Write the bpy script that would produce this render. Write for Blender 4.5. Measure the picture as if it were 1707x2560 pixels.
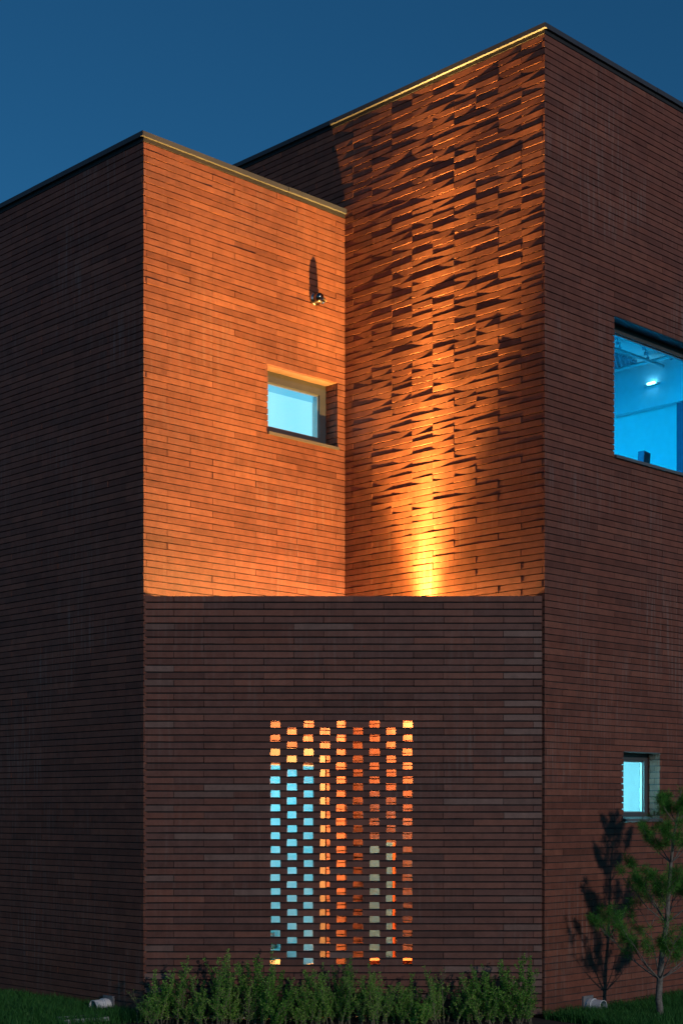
import bpy, math, random
import numpy as np
from mathutils import Vector, Matrix, Euler

random.seed(7)
rng = np.random.default_rng(11)
R = math.radians
scene = bpy.context.scene
for o in list(bpy.data.objects):
    bpy.data.objects.remove(o, do_unlink=True)
C = scene.collection

# ------------------------------------------------------------------ camera
FPX, HOR, CAMD, EYE = 3825.0, 2022.0, 13.48, 1.85
cam = bpy.data.cameras.new('camera')
cam.sensor_fit = 'HORIZONTAL'; cam.sensor_width = 36.0
cam.lens = 36.0 * FPX / 1707.0
cam.shift_y = (HOR - 1280.0) / 1707.0
cam.clip_end = 3000
cam_o = bpy.data.objects.new('camera', cam); C.objects.link(cam_o)
cam_o.location = (0, -CAMD, EYE); cam_o.rotation_euler = (R(90), 0, 0)
scene.camera = cam_o

# ------------------------------------------------------------------ sky, light, exposure
world = bpy.data.worlds.new('World'); scene.world = world; world.use_nodes = True
wn, wl = world.node_tree.nodes, world.node_tree.links
bg = wn['Background']
sky = wn.new('ShaderNodeTexSky'); sky.sky_type = 'NISHITA'; sky.sun_disc = False
sky.sun_elevation = R(14.5); sky.sun_rotation = R(147)
sky.ozone_density = 7.5; sky.air_density = 1.0; sky.dust_density = 0.0
tint = wn.new('ShaderNodeMix'); tint.data_type = 'RGBA'; tint.blend_type = 'MULTIPLY'; tint.inputs[0].default_value = 1.0
tint.inputs[7].default_value = (0.5, 1.02, 0.95, 1)
wl.new(sky.outputs[0], tint.inputs[6]); wl.new(tint.outputs[2], bg.inputs['Color'])
bg.inputs['Strength'].default_value = 0.060

sun = bpy.data.lights.new('sun', 'SUN'); sun.energy = 1.0; sun.angle = R(0.6); sun.color = (1.0, 0.85, 0.78)  # parallel light standing in for an unseen street lamp
sun_o = bpy.data.objects.new('sun', sun); C.objects.link(sun_o)
SUN_AZ, SUN_EL = R(33.0), R(14.5)
sd = Vector((-math.sin(SUN_AZ) * math.cos(SUN_EL), math.cos(SUN_AZ) * math.cos(SUN_EL), -math.sin(SUN_EL)))
sun_o.rotation_euler = sd.to_track_quat('-Z', 'Y').to_euler(); sun_o.location = (3, -12, 6)

vs = scene.view_settings
vs.view_transform = 'Standard'; vs.look = 'None'; vs.exposure = 0.0; vs.gamma = 1.0; vs.use_curve_mapping = False
scene.cycles.use_denoising = True
scene.cycles.max_bounces = 10; scene.cycles.diffuse_bounces = 5; scene.cycles.transparent_max_bounces = 12
scene.cycles.sample_clamp_indirect = 4.0
scene.cycles.caustics_reflective = False; scene.cycles.caustics_refractive = False

# ------------------------------------------------------------------ helpers
def tag(o, label=None, cat=None, group=None, kind=None):
    if label: o['label'] = label
    if cat: o['category'] = cat
    if group: o['group'] = group
    if kind: o['kind'] = kind
    return o

def empty(name, loc=(0, 0, 0)):
    o = bpy.data.objects.new(name, None); C.objects.link(o); o.location = loc; o.empty_display_size = 0.1
    return o

def link_mesh(name, me, parent=None, mat=None):
    if mat is not None and not me.materials: me.materials.append(mat)
    o = bpy.data.objects.new(name, me); C.objects.link(o)
    if parent is not None:
        o.parent = parent; o.matrix_parent_inverse = pinv(parent)
    return o

def wmat(o):
    m = o.matrix_basis.copy()
    if o.parent is not None:
        m = wmat(o.parent) @ o.matrix_parent_inverse @ m
    return m
def pinv(o): return wmat(o).inverted()

class MB:
    """collects verts and faces of one mesh (world coordinates)"""
    def __init__(s): s.v = []; s.f = []; s.n = 0
    def add(s, v, f):
        v = np.asarray(v, float); s.v.append(v); k = s.n
        s.f += [tuple(i + k for i in q) for q in f]; s.n += len(v)
    def box(s, c, ax, h):
        c = np.array(c, float); ax = np.array([np.array(a, float) for a in ax]); v = []
        for i in (-1, 1):
            for j in (-1, 1):
                for k in (-1, 1): v.append(c + ax[0] * h[0] * i + ax[1] * h[1] * j + ax[2] * h[2] * k)
        s.add(v, [(0, 1, 3, 2), (4, 6, 7, 5), (0, 4, 5, 1), (2, 3, 7, 6), (0, 2, 6, 4), (1, 5, 7, 3)])
    def prism(s, poly, z0, z1):
        n = len(poly)
        v = [(x, y, z0) for x, y in poly] + [(x, y, z1) for x, y in poly]
        f = [tuple(range(n))[::-1], tuple(range(n, 2 * n))] + [(i, (i + 1) % n, n + (i + 1) % n, n + i) for i in range(n)]
        s.add(v, f)
    def tube(s, pts, rad, seg=8, caps=True):
        pts = [Vector(p) for p in pts]; n = len(pts)
        if not hasattr(rad, '__len__'): rad = [rad] * n
        v = []; up = None
        for i, p in enumerate(pts):
            d = (pts[min(i + 1, n - 1)] - pts[max(i - 1, 0)]).normalized()
            if up is None: up = d.orthogonal().normalized()
            up = (up - d * up.dot(d)).normalized(); w = d.cross(up)
            for k in range(seg):
                a = 2 * math.pi * k / seg
                v.append(p + (up * math.cos(a) + w * math.sin(a)) * rad[i])
        f = []
        for i in range(n - 1):
            for k in range(seg):
                k2 = (k + 1) % seg
                f.append((i * seg + k, i * seg + k2, (i + 1) * seg + k2, (i + 1) * seg + k))
        if caps: f += [tuple(range(seg))[::-1], tuple(range((n - 1) * seg, n * seg))]
        s.add([tuple(q) for q in v], f)
    def lathe(s, org, axis, prof, seg=20):
        """prof: list of (distance along axis, radius)"""
        org = Vector(org); d = Vector(axis).normalized(); u = d.orthogonal().normalized(); w = d.cross(u); v = []; n = len(prof)
        for t, r in prof:
            for k in range(seg):
                a = 2 * math.pi * k / seg
                v.append(tuple(org + d * t + (u * math.cos(a) + w * math.sin(a)) * r))
        f = []
        for i in range(n - 1):
            for k in range(seg):
                k2 = (k + 1) % seg
                f.append((i * seg + k, i * seg + k2, (i + 1) * seg + k2, (i + 1) * seg + k))
        s.add(v, f)
    def build(s, name, mat, parent=None, smooth=False):
        me = bpy.data.meshes.new(name)
        me.from_pydata(np.concatenate(s.v).tolist() if s.v else [], [], s.f); me.update()
        if smooth:
            me.polygons.foreach_set('use_smooth', [True] * len(me.polygons))
        me.materials.append(mat)
        return link_mesh(name, me, parent)

# ------------------------------------------------------------------ materials
def newmat(name):
    m = bpy.data.materials.new(name); m.use_nodes = True
    return m, m.node_tree.nodes, m.node_tree.links, m.node_tree.nodes['Principled BSDF']

def plain(name, col, rough=0.6, metal=0.0, noise=0.12, scale=14.0, bump=0.0, spec=0.5):
    m, n, l, b = newmat(name)
    b.inputs['Roughness'].default_value = rough; b.inputs['Metallic'].default_value = metal
    b.inputs['Specular IOR Level'].default_value = spec
    geo = n.new('ShaderNodeNewGeometry'); t = n.new('ShaderNodeTexNoise'); t.inputs['Scale'].default_value = scale; t.inputs['Detail'].default_value = 5
    l.new(geo.outputs['Position'], t.inputs['Vector'])
    r = n.new('ShaderNodeValToRGB')
    r.color_ramp.elements[0].position = 0.3; r.color_ramp.elements[1].position = 0.7
    r.color_ramp.elements[0].color = (*[c * (1 - noise) for c in col], 1); r.color_ramp.elements[1].color = (*[min(1, c * (1 + noise)) for c in col], 1)
    l.new(t.outputs[0], r.inputs[0]); l.new(r.outputs[0], b.inputs['Base Color'])
    if bump:
        bp = n.new('ShaderNodeBump'); bp.inputs['Strength'].default_value = bump; bp.inputs['Distance'].default_value = 0.003
        l.new(t.outputs[0], bp.inputs['Height']); l.new(bp.outputs[0], b.inputs['Normal'])
    return m

def brick_mat(name, cols, stain=0.3, stain_col=(0.36, 0.30, 0.28), bump=0.25, rough=0.62):
    m, n, l, b = newmat(name)
    b.inputs['Roughness'].default_value = rough; b.inputs['Specular IOR Level'].default_value = 0.35
    geo = n.new('ShaderNodeNewGeometry'); oi = n.new('ShaderNodeObjectInfo')
    ad = n.new('ShaderNodeMath'); ad.operation = 'ADD'
    l.new(geo.outputs['Random Per Island'], ad.inputs[0]); l.new(oi.outputs['Random'], ad.inputs[1])
    fr = n.new('ShaderNodeMath'); fr.operation = 'FRACT'; l.new(ad.outputs[0], fr.inputs[0])
    ramp = n.new('ShaderNodeValToRGB'); e = ramp.color_ramp.elements
    e[0].position = 0.0; e[0].color = (*cols[0], 1); e[1].position = 1.0; e[1].color = (*cols[-1], 1)
    for i, c in enumerate(cols[1:-1]):
        q = e.new((i + 1) / (len(cols) - 1)); q.color = (*c, 1)
    l.new(fr.outputs[0], ramp.inputs[0])
    # cloudy firing marks inside each brick
    t = n.new('ShaderNodeTexNoise'); t.inputs['Scale'].default_value = 9; t.inputs['Detail'].default_value = 6; t.inputs['Roughness'].default_value = 0.65
    l.new(geo.outputs['Position'], t.inputs['Vector'])
    mr = n.new('ShaderNodeMapRange'); mr.inputs[1].default_value = 0.3; mr.inputs[2].default_value = 0.7; mr.inputs[3].default_value = 0.78; mr.inputs[4].default_value = 1.22
    l.new(t.outputs[0], mr.inputs[0])
    mul = n.new('ShaderNodeMix'); mul.data_type = 'RGBA'; mul.blend_type = 'MULTIPLY'; mul.inputs[0].default_value = 1
    l.new(ramp.outputs[0], mul.inputs[6]); l.new(mr.outputs[0], mul.inputs[7])
    # efflorescence: vertical streaks
    mp = n.new('ShaderNodeMapping'); mp.inputs['Scale'].default_value = (34, 34, 2.0); l.new(geo.outputs['Position'], mp.inputs[0])
    t2 = n.new('ShaderNodeTexNoise'); t2.inputs['Scale'].default_value = 1.0; t2.inputs['Detail'].default_value = 4; l.new(mp.outputs[0], t2.inputs['Vector'])
    t3 = n.new('ShaderNodeTexNoise'); t3.inputs['Scale'].default_value = 1.1; t3.inputs['Detail'].default_value = 2; l.new(geo.outputs['Position'], t3.inputs['Vector'])
    m1 = n.new('ShaderNodeMapRange'); m1.inputs[1].default_value = 0.50; m1.inputs[2].default_value = 0.72; l.new(t2.outputs[0], m1.inputs[0])
    m2 = n.new('ShaderNodeMapRange'); m2.inputs[1].default_value = 0.42; m2.inputs[2].default_value = 0.66; l.new(t3.outputs[0], m2.inputs[0])
    mm = n.new('ShaderNodeMath'); mm.operation = 'MULTIPLY'; l.new(m1.outputs[0], mm.inputs[0]); l.new(m2.outputs[0], mm.inputs[1])
    ms = n.new('ShaderNodeMath'); ms.operation = 'MULTIPLY'; ms.inputs[1].default_value = stain; l.new(mm.outputs[0], ms.inputs[0])
    mx = n.new('ShaderNodeMix'); mx.data_type = 'RGBA'; l.new(ms.outputs[0], mx.inputs[0]); l.new(mul.outputs[2], mx.inputs[6])
    mx.inputs[7].default_value = (*stain_col, 1)
    # fine dark pits
    t4 = n.new('ShaderNodeTexNoise'); t4.inputs['Scale'].default_value = 160; t4.inputs['Detail'].default_value = 3; l.new(geo.outputs['Position'], t4.inputs['Vector'])
    m4 = n.new('ShaderNodeMapRange'); m4.inputs[1].default_value = 0.30; m4.inputs[2].default_value = 0.48; m4.inputs[3].default_value = 0.72; m4.inputs[4].default_value = 1.0
    l.new(t4.outputs[0], m4.inputs[0])
    mu2 = n.new('ShaderNodeMix'); mu2.data_type = 'RGBA'; mu2.blend_type = 'MULTIPLY'; mu2.inputs[0].default_value = 1
    l.new(mx.outputs[2], mu2.inputs[6]); l.new(m4.outputs[0], mu2.inputs[7]); l.new(mu2.outputs[2], b.inputs['Base Color'])
    bp = n.new('ShaderNodeBump'); bp.inputs['Strength'].default_value = bump; bp.inputs['Distance'].default_value = 0.0015
    l.new(t4.outputs[0], bp.inputs['Height']); l.new(bp.outputs[0], b.inputs['Normal'])
    return m

def emit(name, col, strength):
    m = bpy.data.materials.new(name); m.use_nodes = True; n, l = m.node_tree.nodes, m.node_tree.links
    n.clear(); e = n.new('ShaderNodeEmission'); o = n.new('ShaderNodeOutputMaterial')
    e.inputs[0].default_value = (*col, 1); e.inputs[1].default_value = strength; l.new(e.outputs[0], o.inputs[0])
    return m

def glass(name, tintc=(0.95, 0.98, 1.0), refl=0.06):
    m = bpy.data.materials.new(name); m.use_nodes = True; n, l = m.node_tree.nodes, m.node_tree.links
    n.clear(); o = n.new('ShaderNodeOutputMaterial'); tr = n.new('ShaderNodeBsdfTransparent'); tr.inputs[0].default_value = (*tintc, 1)
    g = n.new('ShaderNodeBsdfGlossy'); g.inputs['Roughness'].default_value = 0.02
    lw = n.new('ShaderNodeLayerWeight'); lw.inputs[0].default_value = 0.5
    pw = n.new('ShaderNodeMath'); pw.operation = 'POWER'; pw.inputs[1].default_value = 5.0; l.new(lw.outputs['Facing'], pw.inputs[0])
    mr = n.new('ShaderNodeMapRange'); mr.inputs[3].default_value = 0.03; mr.inputs[4].default_value = 0.9; l.new(pw.outputs[0], mr.inputs[0])
    mx = n.new('ShaderNodeMixShader'); l.new(mr.outputs[0], mx.inputs[0]); l.new(tr.outputs[0], mx.inputs[1]); l.new(g.outputs[0], mx.inputs[2]); l.new(mx.outputs[0], o.inputs[0])
    return m

M = {}
M['brick'] = brick_mat('wall_brick', [(0.130, 0.046, 0.028), (0.185, 0.066, 0.039), (0.155, 0.057, 0.036), (0.230, 0.086, 0.050), (0.175, 0.066, 0.042), (0.205, 0.072, 0.042)], stain=0.26, stain_col=(0.27, 0.21, 0.19))
M['weathered'] = brick_mat('weathered_wall_brick', [(0.130, 0.045, 0.028), (0.190, 0.064, 0.038), (0.150, 0.055, 0.036), (0.225, 0.082, 0.050), (0.170, 0.062, 0.041), (0.200, 0.068, 0.042)], stain=0.50, stain_col=(0.27, 0.22, 0.20))
M['screen'] = brick_mat('screen_brick', [(0.095, 0.040, 0.031), (0.155, 0.060, 0.042), (0.118, 0.054, 0.044), (0.200, 0.078, 0.053), (0.135, 0.064, 0.052), (0.170, 0.064, 0.043)], stain=0.34, stain_col=(0.25, 0.19, 0.17))
M['pale'] = brick_mat('pale_brick', [(0.150, 0.085, 0.070), (0.200, 0.125, 0.105), (0.140, 0.080, 0.066)], stain=0.4, stain_col=(0.25, 0.17, 0.14))
M['mortar'] = plain('mortar', (0.040, 0.038, 0.040), 0.95, noise=0.3, scale=60, bump=0.3)
M['mortar_dark'] = plain('mortar_dark', (0.022, 0.022, 0.026), 0.95, noise=0.3, scale=60)
M['coping'] = plain('coping_metal', (0.045, 0.052, 0.066), 0.6, 0.0, 0.12, 3.0)
M['trim'] = plain('under_trim_metal', (0.020, 0.020, 0.022), 0.7)
M['frame'] = plain('window_frame', (0.075, 0.085, 0.092), 0.42, 0.1, 0.08, 9.0)
M['sill'] = plain('sill_metal', (0.17, 0.17, 0.165), 0.40, 0.4, 0.1, 5.0)
M['roof'] = plain('roof_membrane', (0.12, 0.12, 0.12), 0.9)
M['white'] = plain('interior_plaster', (0.78, 0.79, 0.80), 0.75, noise=0.03)
M['concrete'] = plain('concrete_paving', (0.55, 0.53, 0.50), 0.85, noise=0.15, scale=9, bump=0.2)
M['soil'] = plain('soil', (0.035, 0.028, 0.020), 0.95, noise=0.45, scale=7, bump=0.5)
M['glass'] = glass('window_glass')
M['tinted_glass'] = glass('tinted_window_glass', (0.62, 0.92, 1.0))
M['pvc'] = plain('white_pvc', (0.70, 0.74, 0.75), 0.42, noise=0.06)
M['grey_plastic'] = plain('grey_plastic', (0.18, 0.19, 0.20), 0.5)
M['dark_metal'] = plain('dark_metal', (0.03, 0.03, 0.033), 0.4, 0.6)
M['chrome'] = plain('dome_chrome', (0.42, 0.40, 0.38), 0.16, 1.0, 0.05)
M['dome'] = plain('smoked_dome', (0.20, 0.18, 0.17), 0.14, 1.0, 0.05)
M['steel'] = plain('galvanised_steel', (0.45, 0.50, 0.52), 0.35, 0.8)
M['bark'] = plain('pine_bark', (0.16, 0.15, 0.13), 0.9, noise=0.45, scale=38, bump=0.8)
M['twig'] = plain('shrub_stem', (0.17, 0.15, 0.10), 0.85, noise=0.3, scale=30)
M['wood'] = plain('pale_door_frame', (0.17, 0.125, 0.09), 0.6, noise=0.1, scale=6)
M['soffit'] = plain('soffit_plaster', (0.17, 0.105, 0.075), 0.8)
M['teal'] = plain('teal_cabinet_paint', (0.13, 0.26, 0.32), 0.55, noise=0.06)
M['orange'] = plain('orange_trim_paint', (0.62, 0.11, 0.03), 0.5, noise=0.06)
M['card'] = plain('cardboard', (0.42, 0.29, 0.17), 0.9, noise=0.12)

def leaf_mat(name, c0, c1, c2, rough=0.5, trans=0.25):
    m, n, l, b = newmat(name)
    geo = n.new('ShaderNodeNewGeometry'); r = n.new('ShaderNodeValToRGB'); e = r.color_ramp.elements
    e[0].color = (*c0, 1); e[1].color = (*c2, 1); q = e.new(0.5); q.color = (*c1, 1)
    oi = n.new('ShaderNodeObjectInfo'); m1 = n.new('ShaderNodeMath'); m1.operation = 'MULTIPLY_ADD'; m1.inputs[1].default_value = 0.45; m1.inputs[2].default_value = -0.2
    l.new(oi.outputs['Random'], m1.inputs[0]); m2 = n.new('ShaderNodeMath'); m2.operation = 'ADD'; m2.use_clamp = True
    l.new(geo.outputs['Random Per Island'], m2.inputs[0]); l.new(m1.outputs[0], m2.inputs[1])
    l.new(m2.outputs[0], r.inputs[0]); l.new(r.outputs[0], b.inputs['Base Color'])
    b.inputs['Roughness'].default_value = rough; b.inputs['Specular IOR Level'].default_value = 0.2
    tr = n.new('ShaderNodeBsdfTranslucent'); l.new(r.outputs[0], tr.inputs[0])
    mx = n.new('ShaderNodeMixShader'); mx.inputs[0].default_value = trans
    out = n['Material Output']; l.new(b.outputs[0], mx.inputs[1]); l.new(tr.outputs[0], mx.inputs[2]); l.new(mx.outputs[0], out.inputs[0])
    return m
M['needle'] = leaf_mat('pine_needles', (0.035, 0.17, 0.03), (0.08, 0.30, 0.05), (0.20, 0.48, 0.08), trans=0.35)
M['leaf'] = leaf_mat('shrub_leaves', (0.06, 0.23, 0.035), (0.17, 0.46, 0.06), (0.42, 0.68, 0.15), trans=0.35)
M['grass'] = leaf_mat('grass_blades', (0.025, 0.12, 0.03), (0.04, 0.17, 0.035), (0.07, 0.23, 0.05))

# ------------------------------------------------------------------ plan geometry
E1 = np.array((3856.5, 3825.0)); E1 /= np.linalg.norm(E1)      # along the lit left face and the right face
E2 = np.array((-3793.5, 3825.0)); E2 /= np.linalg.norm(E2)     # along the dark left face and the textured face
E2 = np.array((-E1[1], E1[0]))
PL = np.array((-1.743, 0.0)); PR = np.array((1.789, 0.0))
W_ = PR - PL
LB = W_ @ E1; LC = -(W_ @ E2)                                   # lengths of the two notch faces
Q = PL + LB * E1
NA, NB, NC, ND = -E1, -E2, -E1, -E2
# the notch: face B runs PL->Q, face C runs PR->Q; their open sides
NB = np.array((E1[1], -E1[0])); NC = -E1
NA = -E1; ND = np.array((E1[1], -E1[0]))
P2, T2 = 0.0595, 0.030
P1 = 0.0617
Z_LEFT, Z_TOWER, Z_SCREEN = 130 * P2, 146 * P2, 3.725
UP = np.array((0, 0, 1.0))
def v3(p, z): return np.array((p[0], p[1], z))

def proj(p):
    d = p[1] + CAMD
    return 853.5 + FPX * p[0] / d, HOR - FPX * (p[2] - EYE) / d, d

# brick shapes, shared between alike bricks
_shape = {}
def brick_shape(L, h, T, var, rag):
    key = (round(L, 3), round(h, 4), round(T, 3), var, rag)
    if key in _shape: return _shape[key]
    r = np.random.default_rng(hash((round(L * 1000), var)) % 99991)
    n = max(1, min(5, int(round(L / 0.105))))
    xs = np.linspace(-L / 2, L / 2, n + 1); v = []
    for i, x in enumerate(xs):
        e = (i in (0, n)) * 1.0
        jx = r.normal(0, 0.0008) * e
        for (y, z) in ((-T, -h / 2), (0, -h / 2), (0, h / 2), (-T, h / 2)):
            v.append((x + jx, y + (r.normal(0, rag) if y == 0 else 0), z + r.normal(0, 0.0006) * (y == 0)))
    f = []
    for i in range(n):
        a, b = 4 * i, 4 * (i + 1)
        f += [(a, b, b + 1, a + 1), (a + 1, b + 1, b + 2, a + 2), (a + 2, b + 2, b + 3, a + 3)]
    f += [(0, 1, 2, 3), (4 * n + 3, 4 * n + 2, 4 * n + 1, 4 * n)]
    _shape[key] = (np.array(v), [tuple(reversed(q)) for q in f], {})
    return _shape[key]

class Bricks:
    """all bricks of one building; the ones that show largest become objects, the rest one mesh"""
    def __init__(s, root): s.root = root; s.items = []
    def add(s, wall, c, n, L, h, T, yaw, pitch, off, mat, rag, vis=True):
        n3 = Vector((n[0], n[1], 0)); X = n3.cross(Vector((0, 0, 1)))
        B = Matrix((X, n3, Vector((0, 0, 1)))).transposed()
        rot = B @ Euler((pitch, 0, yaw)).to_matrix()
        m = Matrix.Translation(Vector(c) + n3 * off) @ rot.to_4x4()
        px, py, d = proj(c)
        nv = max(0.0, -(n[0] * (c[0]) + n[1] * (c[1] + CAMD)) / math.hypot(c[0], c[1] + CAMD))
        area = L * h * nv / d ** 2 if (vis and -20 < px < 1727 and -20 < py < 2580) else 0
        s.items.append((area, wall, m, L, h, T, mat, rag, random.randrange(4)))
    def finish(s, limit=300):
        order = sorted(range(len(s.items)), key=lambda i: -s.items[i][0])
        big = set(i for i in order[:limit] if s.items[i][0] > 0)
        mats = []; V = []; F = []; MI = []; n = 0
        for i, (area, wall, m, L, h, T, mat, rag, var) in enumerate(s.items):
            vv, ff, cache = brick_shape(L, h, T, var, rag)
            if i in big:
                me = cache.get(mat.name)
                if me is None:
                    me = bpy.data.meshes.new('brick'); me.from_pydata(vv.tolist(), [], ff); me.update(); me.materials.append(mat); cache[mat.name] = me
                o = bpy.data.objects.new('brick', me); C.objects.link(o); o.parent = wall
                o.matrix_parent_inverse = pinv(wall); o.matrix_basis = m
            else:
                a = np.array(m); w = vv @ a[:3, :3].T + a[:3, 3]
                if mat not in mats: mats.append(mat)
                V.append(w); F += [tuple(k + n for k in q) for q in ff]; MI += [mats.index(mat)] * len(ff); n += len(w)
        me = bpy.data.meshes.new('brickwork'); me.from_pydata(np.concatenate(V).tolist(), [], F); me.update()
        for q in mats: me.materials.append(q)
        me.polygons.foreach_set('material_index', MI)
        o = link_mesh('brickwork', me, s.root); o['kind'] = 'stuff'
        return o

def cut(a, b, holes):
    segs = [(a, b)]
    for h0, h1 in holes:
        out = []
        for p, q in segs:
            if h1 <= p or h0 >= q: out.append((p, q)); continue
            if h0 > p: out.append((p, h0))
            if h1 < q: out.append((h1, q))
        segs = out
    return [(p, q) for p, q in segs if q - p > 0.012]

def lay_wall(bk, wall, O, e, n, L, z0row, z1row, openings, start, phase, yaw_s, pitch_s, off_s, rag, vis=None, end=None, joint=0.0085, unit=0.264, grade=None, mat='brick'):
    """start(row) gives where the row begins (corner returns alternate)"""
    for r in range(z0row, z1row):
        zb = r * P2; zc = zb + P2 / 2
        s0 = start(r); s1 = end(r) if end else L
        holes = [(o[0], o[1]) for o in openings if o[2] - 1e-4 <= zc <= o[3] + 1e-4]
        js = [s0]; k = (r + phase) % 2
        x = unit * (1 if k else 2)
        while x < s1 - 0.03:
            if x > s0 + 0.06: js.append(x + random.uniform(-0.002, 0.002))
            x += 2 * unit
        js.append(s1)
        for a, b in zip(js[:-1], js[1:]):
            for p, q in cut(a, b, holes):
                g = 0.0013
                p2 = p + (g if p > s0 + 1e-5 else 0); q2 = q - (g if q < s1 - 1e-5 else 0)
                Lb = round(q2 - p2, 3); cpos = v3(O + e * (p2 + q2) / 2, zc)
                big = 1.0 if Lb > 0.2 else 0.5
                w = grade(cpos[2]) if grade else 1.0
                yw = random.choice((-1, 1)) * random.uniform(0.4, 1.0) * yaw_s * w if grade else random.gauss(0, yaw_s) * big
                pt = random.uniform(-pitch_s, pitch_s) if grade else random.gauss(0, pitch_s)
                bk.add(wall, cpos, n, Lb, P2 - joint, T2, yw, pt, random.gauss(0, off_s), M[mat], rag,
                       vis(cpos) if vis else True)

def core_panel(mb, O, e, n, a0, a1, z0, z1, openings, depth=0.16, rec=0.012):
    """flat wall body behind the bricks with its openings left out"""
    xs = sorted({a0, a1, *[x for o in openings for x in (o[0] - rec, o[1] + rec) if a0 < x < a1]})
    zs = sorted({z0, z1, *[z for o in openings for z in (o[2] - rec, o[3] + rec) if z0 < z < z1]})
    for i in range(len(xs) - 1):
        for j in range(len(zs) - 1):
            xc, zc = (xs[i] + xs[i + 1]) / 2, (zs[j] + zs[j + 1]) / 2
            if any(o[0] - rec < xc < o[1] + rec and o[2] - rec < zc < o[3] + rec for o in openings): continue
            c = v3(O + e * xc - n * (rec + (depth - rec) / 2), zc)
            mb.box(c, ((e[0], e[1], 0), (n[0], n[1], 0), (0, 0, 1)), ((xs[i + 1] - xs[i]) / 2, (depth - rec) / 2, (zs[j + 1] - zs[j]) / 2))

def reveal_bricks(bk, wall, O, e, n, a0, a1, r0, r1, depth):
    """brick returns on both jambs and the soffit of an opening"""
    for r in range(r0, r1):
        zc = (r + 0.5) * P2
        for a, s in ((a0, 1), (a1, -1)):
            ee = e * s
            sp = 0.055 if r % 2 else 0.115
            for d0, d1 in ((T2 + 0.001, sp), (sp + 0.002, depth)):
                c = v3(O + e * a - n * (d0 + d1) / 2, zc)
                bk.add(wall, c, ee, d1 - d0, P2 - 0.009, T2 * 0.9, 0, 0, random.gauss(0, 0.0006), M['brick'], 0.0003, False)

def window_unit(root, O, e, n, a0, a1, z0, z1, depth, fw, name='window', fdepth=0.06, pane_mat=None, blind=None, inner=True):
    """frame of four bars, inner bead, pane and (optionally) a self-glowing blind behind the glass"""
    ax = ((e[0], e[1], 0), (n[0], n[1], 0), (0, 0, 1)); yc = depth + fdepth / 2
    def P(a, d, z): return v3(O + e * a - n * d, z)
    w = MB()
    ft, fb, fl, fr = fw
    w.box(P((a0 + a1) / 2, yc, z1 - ft / 2), ax, ((a1 - a0) / 2, fdepth / 2, ft / 2))
    w.box(P((a0 + a1) / 2, yc, z0 + fb / 2), ax, ((a1 - a0) / 2, fdepth / 2, fb / 2))
    zc, hz = (z0 + fb + z1 - ft) / 2, (z1 - ft - z0 - fb) / 2
    w.box(P(a0 + fl / 2, yc, zc), ax, (fl / 2, fdepth / 2, hz))
    w.box(P(a1 - fr / 2, yc, zc), ax, (fr / 2, fdepth / 2, hz))
    fo = w.build('window_frame', M['frame'], root)
    g = MB(); bw = 0.012
    A0, A1, Z0, Z1 = a0 + fl, a1 - fr, z0 + fb, z1 - ft
    yb = depth + fdepth * 0.55
    g.box(P((A0 + A1) / 2, yb, Z1 - bw / 2), ax, ((A1 - A0) / 2, 0.012, bw / 2)); g.box(P((A0 + A1) / 2, yb, Z0 + bw / 2), ax, ((A1 - A0) / 2, 0.012, bw / 2))
    g.box(P(A0 + bw / 2, yb, zc), ax, (bw / 2, 0.012, hz - bw)); g.box(P(A1 - bw / 2, yb, zc), ax, (bw / 2, 0.012, hz - bw))
    g.build('glazing_bead', M['steel'], fo)
    p = MB(); p.box(P((A0 + A1) / 2, yb, zc), ax, ((A1 - A0) / 2 - bw, 0.003, hz - bw)); p.build('pane', pane_mat or M['glass'], fo)
    if blind:
        b = MB(); b.box(P((A0 + A1) / 2, depth + fdepth + 0.05, zc), ax, ((A1 - A0) / 2 + 0.08, 0.002, hz + 0.06)); b.build('lit_blind', blind, fo)
        b = MB(); vh = (Z1 - Z0) * 0.13; b.box(P((A0 + A1) / 2, depth + fdepth + 0.040, Z1 - vh / 2 + 0.02), ax, ((A1 - A0) / 2 + 0.05, 0.003, vh / 2 + 0.02)); b.build('blind_glow_band', M['glow_band'], fo)  # glowing strip added for the bluer light along the top of the pane
        s = MB()   # plastered lining between frame and blind
        y0 = depth + fdepth + 0.026
        for (aa, hh) in ((A0 - 0.005, 1), (A1 + 0.005, 1)):
            s.box(P(aa, y0, zc), ax, (0.004, 0.024, hz))
        s.build('lining', M['white'], fo)
    return fo

def sill_part(root, O, e, n, a0, a1, z, depth, out=0.02, th=0.028, drop=0.012):
    """sloping metal sill"""
    mb = MB(); v = []
    for a in (a0 - 0.002, a1 + 0.012):
        for d, zz in ((-out, z - drop), (depth, z + drop), (depth, z + drop - th), (-out, z - drop - th)):
            v.append(v3(O + e * a - n * d, zz))
    mb.add(v, [(0, 1, 2, 3), (4, 7, 6, 5), (0, 4, 5, 1), (1, 5, 6, 2), (2, 6, 7, 3), (3, 7, 4, 0)])
    return mb.build('sill', M['sill'], root)

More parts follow.
